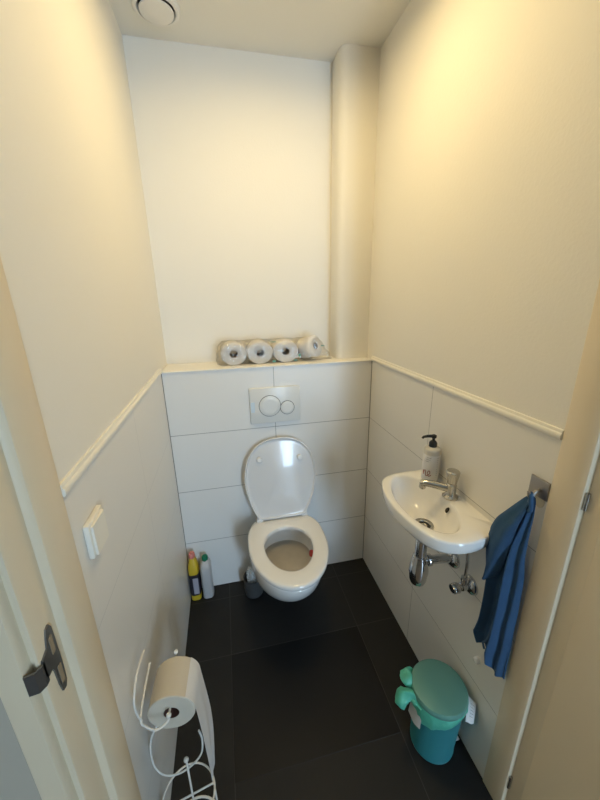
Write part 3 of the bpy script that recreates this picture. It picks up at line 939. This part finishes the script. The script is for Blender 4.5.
def puff(pts, rad, k=6):
    cp_ = catmull(pts, k)
    rr_ = [p.x for p in catmull([(q, 0, 0) for q in rad], k)]
    tube(bm, cp_, rr_, 28)
puff([(bx - 0.070, by + 0.022, 0.244), (bx - 0.090, by + 0.040, 0.258), (bx - 0.088, by + 0.060, 0.262), (bx - 0.066, by + 0.070, 0.254), (bx - 0.050, by + 0.066, 0.244)], [0.006, 0.013, 0.018, 0.013, 0.006])
puff([(bx - 0.080, by - 0.006, 0.238), (bx - 0.098, by + 0.008, 0.246), (bx - 0.116, by + 0.018, 0.240), (bx - 0.126, by + 0.016, 0.220), (bx - 0.120, by + 0.004, 0.204)], [0.007, 0.015, 0.020, 0.019, 0.010])
for v in bm.verts:
    v.co += Vector((noise.noise(v.co * 38), noise.noise(v.co * 38 + Vector((9, 0, 0))), noise.noise(v.co * 38 + Vector((0, 9, 0))))) * 0.011
    v.co += Vector((noise.noise(v.co * 110), noise.noise(v.co * 110 + Vector((9, 0, 0))), 0)) * 0.0022
tube(bm, catmull([(bx - 0.100, by + 0.012, 0.235), (bx - 0.092, by - 0.01, 0.238), (bx - 0.083, by - 0.033, 0.236)], 6), [0.010] * 3 + [0.008] * 5 + [0.004] * 5, 10)
finish('liner_knot', bm, M['bag'], bag, True, 80)
# white printed paper tabs hanging at both sides
bm = bmesh.new()
a1 = math.radians(-38)
def tabquad(a0_, a1_, z0, z1, r0, r1):
    n_ = 8
    return [[Vector((bx + (r0 + (r1 - r0) * k / 5) * math.cos(a0_ + (a1_ - a0_) * j / n_), by + (r0 + (r1 - r0) * k / 5) * math.sin(a0_ + (a1_ - a0_) * j / n_), z0 + (z1 - z0) * k / 5 + 0.003 * math.sin(j))) for j in range(n_ + 1)] for k in range(6)]
def flat_quad(P1, P2, P3, P4, n_=6):
    P1, P2, P3, P4 = [Vector(q) for q in (P1, P2, P3, P4)]
    return [[P1.lerp(P4, k / n_).lerp(P2.lerp(P3, k / n_), j / n_) + Vector((0, 0.0015 * math.sin(j * 1.3), 0)) for j in range(n_ + 1)] for k in range(n_ + 1)]
QT = ((0.968, -0.902, 0.252), (0.981, -0.926, 0.246), (0.960, -0.948, 0.196), (0.930, -0.944, 0.214))
tab = finish('paper_tab', cloth(flat_quad(*QT), 0.001), M['label_white'], t, True)
finish('paper_tab', cloth(tabquad(math.radians(170), math.radians(205), 0.235, 0.155, 0.087, 0.094), 0.001), M['label_white'], t, True)
bm = bmesh.new()
qa, qb, qc, qd = [Vector(q) for q in QT]
for k in range(5):
    v = 0.18 + k * 0.13
    l_, r_ = qa.lerp(qd, v), qb.lerp(qc, v)
    off = Vector((-0.4, -0.8, 0.2)).normalized() * 0.0016
    tube(bm, [l_.lerp(r_, 0.35) + off, l_.lerp(r_, 0.55 + 0.06 * (k % 3)) + off, l_.lerp(r_, 0.78) + off], 0.0005, 5)
finish('lettering', bm, M['ink_grey'], tab)
# pedal at the back right of the base
bm = bmesh.new(); box(bm, bx + 0.066, bx + 0.088, by - 0.032, by - 0.010, 0.012, 0.020, 0.002); finish('pedal', bm, M['label_white'], t)

# ------------------------------------------------------------------ toilet brush
qx, qy = 0.329, -0.094
t = thing('toilet_brush', 'white toilet brush in a grey holder on the floor beside the toilet', 'toilet brush', (qx, qy, 0))
bm = bmesh.new(); lathe(bm, [(0.040, 0), (0.045, 0.004), (0.051, 0.106), (0.052, 0.110), (0.049, 0.110), (0.048, 0.02), (0.0, 0.018)], (qx, qy, 0), n=36, cap1=False); finish('brush_holder', bm, M['brushgrey'], t)
bm = bmesh.new()
bc = Vector((qx - 0.004, qy - 0.004, 0.130)); bax = Vector((-0.02, -0.03, 1)).normalized()
a_, u_, v_ = frame_of(bax)
tube(bm, [bc - a_ * 0.1, bc + a_ * 0.02], 0.010, 10)
random.seed(3)
for i in range(260):
    h = random.uniform(-0.07, 0.035)
    th = random.uniform(0, 2 * PI)
    d = (u_ * math.cos(th) + v_ * math.sin(th) + a_ * random.uniform(-0.1, 0.35)).normalized()
    p = bc + a_ * h
    L_ = 0.030 if h < 0.02 else 0.024
    q = p + d * L_
    tube(bm, [p, q], [0.0016, 0.0011], 4)
finish('bristles', bm, M['white'], t, False)

# ------------------------------------------------------------------ cleaning bottles
def rr_ring(cx, cy, z, hx_, hy_, e=3.2, n=32):
    out = []
    for i in range(n):
        th = 2 * PI * i / n
        c, s = math.cos(th), math.sin(th)
        out.append(Vector((cx + hx_ * math.copysign(abs(c) ** (2 / e), c), cy + hy_ * math.copysign(abs(s) ** (2 / e), s), z)))
    return out
b1x, b1y = 0.031, -0.044
t = thing('cleaning_bottle', 'yellow cleaning bottle with dark label and pink-red cap in the back left corner', 'cleaning bottle', (b1x, b1y, 0), 'cleaning bottles on the floor in the back left corner')
bm = bmesh.new()
loft(bm, [rr_ring(b1x, b1y, z, a_, b_) for z, a_, b_ in ((0.0, 0.023, 0.030), (0.004, 0.026, 0.034), (0.17, 0.026, 0.034), (0.20, 0.025, 0.032), (0.225, 0.020, 0.025), (0.245, 0.015, 0.017), (0.255, 0.014, 0.014))])
finish('bottle_body', bm, M['yellow'], t)
bm = bmesh.new()
loft(bm, [rr_ring(b1x, b1y, z, 0.0264, 0.0345) for z in (0.035, 0.165)], False, False)
lbm = finish('label_sleeve', bm, M['dkblue'], t)
bm = bmesh.new(); box(bm, b1x - 0.006, b1x + 0.020, b1y - 0.0355, b1y - 0.0340, 0.045, 0.145, 0.0004, 1); finish('label_panel', bm, M['labelgrey'], lbm)
bm = bmesh.new(); lathe(bm, [(0.016, 0.250), (0.0165, 0.253), (0.0155, 0.272), (0.013, 0.276), (0.002, 0.277)], (b1x, b1y, 0), n=24); finish('cap', bm, M['pink'], t)
b2x, b2y = 0.092, -0.044
t = thing('cleaning_bottle', 'plain white cleaning bottle with a green cap beside the yellow bottle', 'cleaning bottle', (b2x, b2y, 0), 'cleaning bottles on the floor in the back left corner')
bm = bmesh.new()
loft(bm, [rr_ring(b2x, b2y, z, a_, b_) for z, a_, b_ in ((0.0, 0.024, 0.030), (0.004, 0.028, 0.036), (0.17, 0.028, 0.036), (0.192, 0.0275, 0.034), (0.212, 0.023, 0.026), (0.220, 0.016, 0.017), (0.227, 0.013, 0.013))])
finish('bottle_body', bm, M['cleanwhite'], t)
bm = bmesh.new(); lathe(bm, [(0.0155, 0.220), (0.016, 0.223), (0.0155, 0.242), (0.013, 0.245), (0.002, 0.246)], (b2x, b2y, 0), n=24); finish('cap', bm, M['green'], t)

# ------------------------------------------------------------------ light switch
t = thing('light_switch', 'square cream surface-mounted light switch on the left tiled wall', 'light switch', (0, -0.897, 1.075))
bm = bmesh.new(); box(bm, 0.0, 0.011, -0.936, -0.862, 1.040, 1.112, 0.003, 2); finish('switch_box', bm, M['trim'], t)
bm = bmesh.new()
prf = [(0.011, -0.928), (0.0150, -0.928), (0.0165, -0.872), (0.011, -0.870)]
loft(bm, [[(x, y, 1.043) for x, y in prf], [(x, y, 1.105) for x, y in prf]])
finish('rocker', bm, M['trim'], t, False)

# ------------------------------------------------------------------ toilet roll stand
t = thing('toilet_roll_stand', 'white wire freestanding toilet roll stand by the left wall', 'toilet roll stand', (0.09, -0.90, 0))
wr = 0.0026
bm = bmesh.new()
tube(bm, [(0.094, -0.905, 0.004), (0.094, -0.905, 0.335)], wr, 10)
ball(bm, (0.094, -0.905, 0.340), 0.0065)
finish('pole', bm, M['wire'], t)
def circ(cx, cy, z, r, n=40): return [Vector((cx + r * math.cos(2 * PI * i / n), cy + r * math.sin(2 * PI * i / n), z)) for i in range(n)]
bm = bmesh.new()
tube(bm, circ(0.084, -0.905, 0.185, 0.070), wr, 8, closed=True)
tube(bm, [(0.015, -0.918, 0.185), (0.153, -0.892, 0.185)], wr, 8)
finish('spare_roll_ring', bm, M['wire'], t)
bm = bmesh.new()
tube(bm, circ(0.084, -0.905, 0.004, 0.076), 0.0035, 8, closed=True)
tube(bm, [(0.008, -0.905, 0.004), (0.160, -0.905, 0.004)], wr, 8)
finish('base_ring', bm, M['wire'], t)
for sx in (-1, 1):
    bm = bmesh.new()
    tube(bm, [(0.084 + sx * 0.074, -0.905, 0.004), (0.084 + sx * 0.070, -0.905, 0.185)], wr, 8)
    finish('upright', bm, M['wire'], t)
bm = bmesh.new()
lp_ = [(0.072 + 0.066 * math.cos(th), -0.882, 0.318 + 0.072 * math.sin(th)) for th in [math.radians(q) for q in range(40, -265, -12)]]
loop = [Vector(p) for p in lp_]
tail = [(0.030, -0.880, 0.400), (0.045, -0.880, 0.46), (0.060, -0.875, 0.475)]
sc = catmull([(0.131, -0.882, 0.40), (0.136, -0.882, 0.36), (0.128, -0.882, 0.305), (0.10, -0.882, 0.268), (0.062, -0.882, 0.248), (0.028, -0.882, 0.258), (0.008, -0.882, 0.30), (0.005, -0.882, 0.36), (0.013, -0.882, 0.415), (0.034, -0.882, 0.462)], 6)
tube(bm, sc, wr, 8)
finish('scroll', bm, M['wire'], t)
bm = bmesh.new()
# arm through the roll core, out at the front, round to the left and back
RCc = Vector((0.0815, -0.850, 0.520))
axr = Vector((0.06, 1.0, 0.0)).normalized()
arm = catmull([(0.034, -0.882, 0.462), (0.050, -0.85, 0.455), (0.066, -0.80, 0.458), (0.080, -0.781, 0.49), (0.084, -0.783, 0.528), (0.083, -0.80, 0.536), (0.080, -0.85, 0.536), (0.0765, -0.912, 0.537)], 7)
tube(bm, arm, wr, 8)
finish('roll_arm', bm, M['wire'], t)
bm = bmesh.new()
tube(bm, catmull([(0.0765, -0.906, 0.537), (0.074, -0.922, 0.530), (0.050, -0.932, 0.527), (0.030, -0.934, 0.550), (0.022, -0.932, 0.578), (0.020, -0.87, 0.585), (0.020, -0.812, 0.584)], 8), wr, 8)
ball(bm, (0.0765, -0.915, 0.539), 0.0062)
ball(bm, (0.020, -0.810, 0.584), 0.0034)
tube(bm, catmull([(0.024, -0.933, 0.572), (0.018, -0.936, 0.605), (0.018, -0.934, 0.645), (0.018, -0.90, 0.664), (0.018, -0.86, 0.662), (0.018, -0.824, 0.651)], 8), wr, 8)
finish('side_guard', bm, M['wire'], t)
bm = bmesh.new()
tube(bm, [(0.083, -0.792, 0.53), (0.083, -0.790, 0.575)], wr, 8)
ball(bm, (0.083, -0.790, 0.580), 0.0062)
finish('finial', bm, M['wire'], t)

tr_ = thing('toilet_roll', 'started toilet roll with a hanging sheet on the white wire stand', 'toilet roll', RCc)
R0, Ln, hole = 0.0575, 0.100, 0.019
c0 = RCc - axr * Ln / 2
bm = bmesh.new()
lathe(bm, [(hole, 0), (R0 - 0.002, 0.0), (R0, 0.002), (R0, Ln - 0.002), (R0 - 0.002, Ln), (hole, Ln)], c0, axr, n=56, cap0=False, cap1=False)
finish('paper', bm, M['paper_warm'], tr_, True, 40)
bm = bmesh.new()
lathe(bm, [(hole + 0.0003, 0.001), (hole + 0.0003, Ln - 0.001), (hole - 0.0012, Ln - 0.001), (hole - 0.0012, 0.001)], c0, axr, n=32, cap0=False, cap1=False)
finish('cardboard_core', bm, mat('brown cardboard', (0.13, 0.06, 0.045), 0.85), tr_)
# hanging sheet: leaves the roll on its right side
g = []
side = Vector((1, -0.06, 0)).normalized()
for k in range(0, 41):
    q = k / 40
    if q < 0.15:
        th = math.radians(50 - 50 * q / 0.15)
        off = R0 + 0.0012
        base = RCc + side * off * math.cos(th) + Vector((0, 0, off * math.sin(th)))
        z = base.z; xx = base
    else:
        z = RCc.z - (q - 0.15) / 0.85 * 0.355
        xx = RCc + side * (R0 + 0.0012 + 0.012 * math.sin((q - 0.15) * 3.0)); xx.z = z
    row = []
    for j in range(13):
        u = j / 12 - 0.5
        wgt = 0.098
        taper = 1.0 - 0.35 * max(0, q - 0.55) / 0.45
        p = xx + axr * (u * wgt * taper)
        p += side * (0.003 * math.sin(u * 9 + q * 5) * q)
        if q > 0.85:
            p.z -= 0.05 * (0.5 - abs(u + 0.12)) * (q - 0.85) / 0.15
        row.append(p)
    g.append(row)
finish('hanging_sheet', cloth(g, 0.0006), M['paper'], tr_, True, 80)
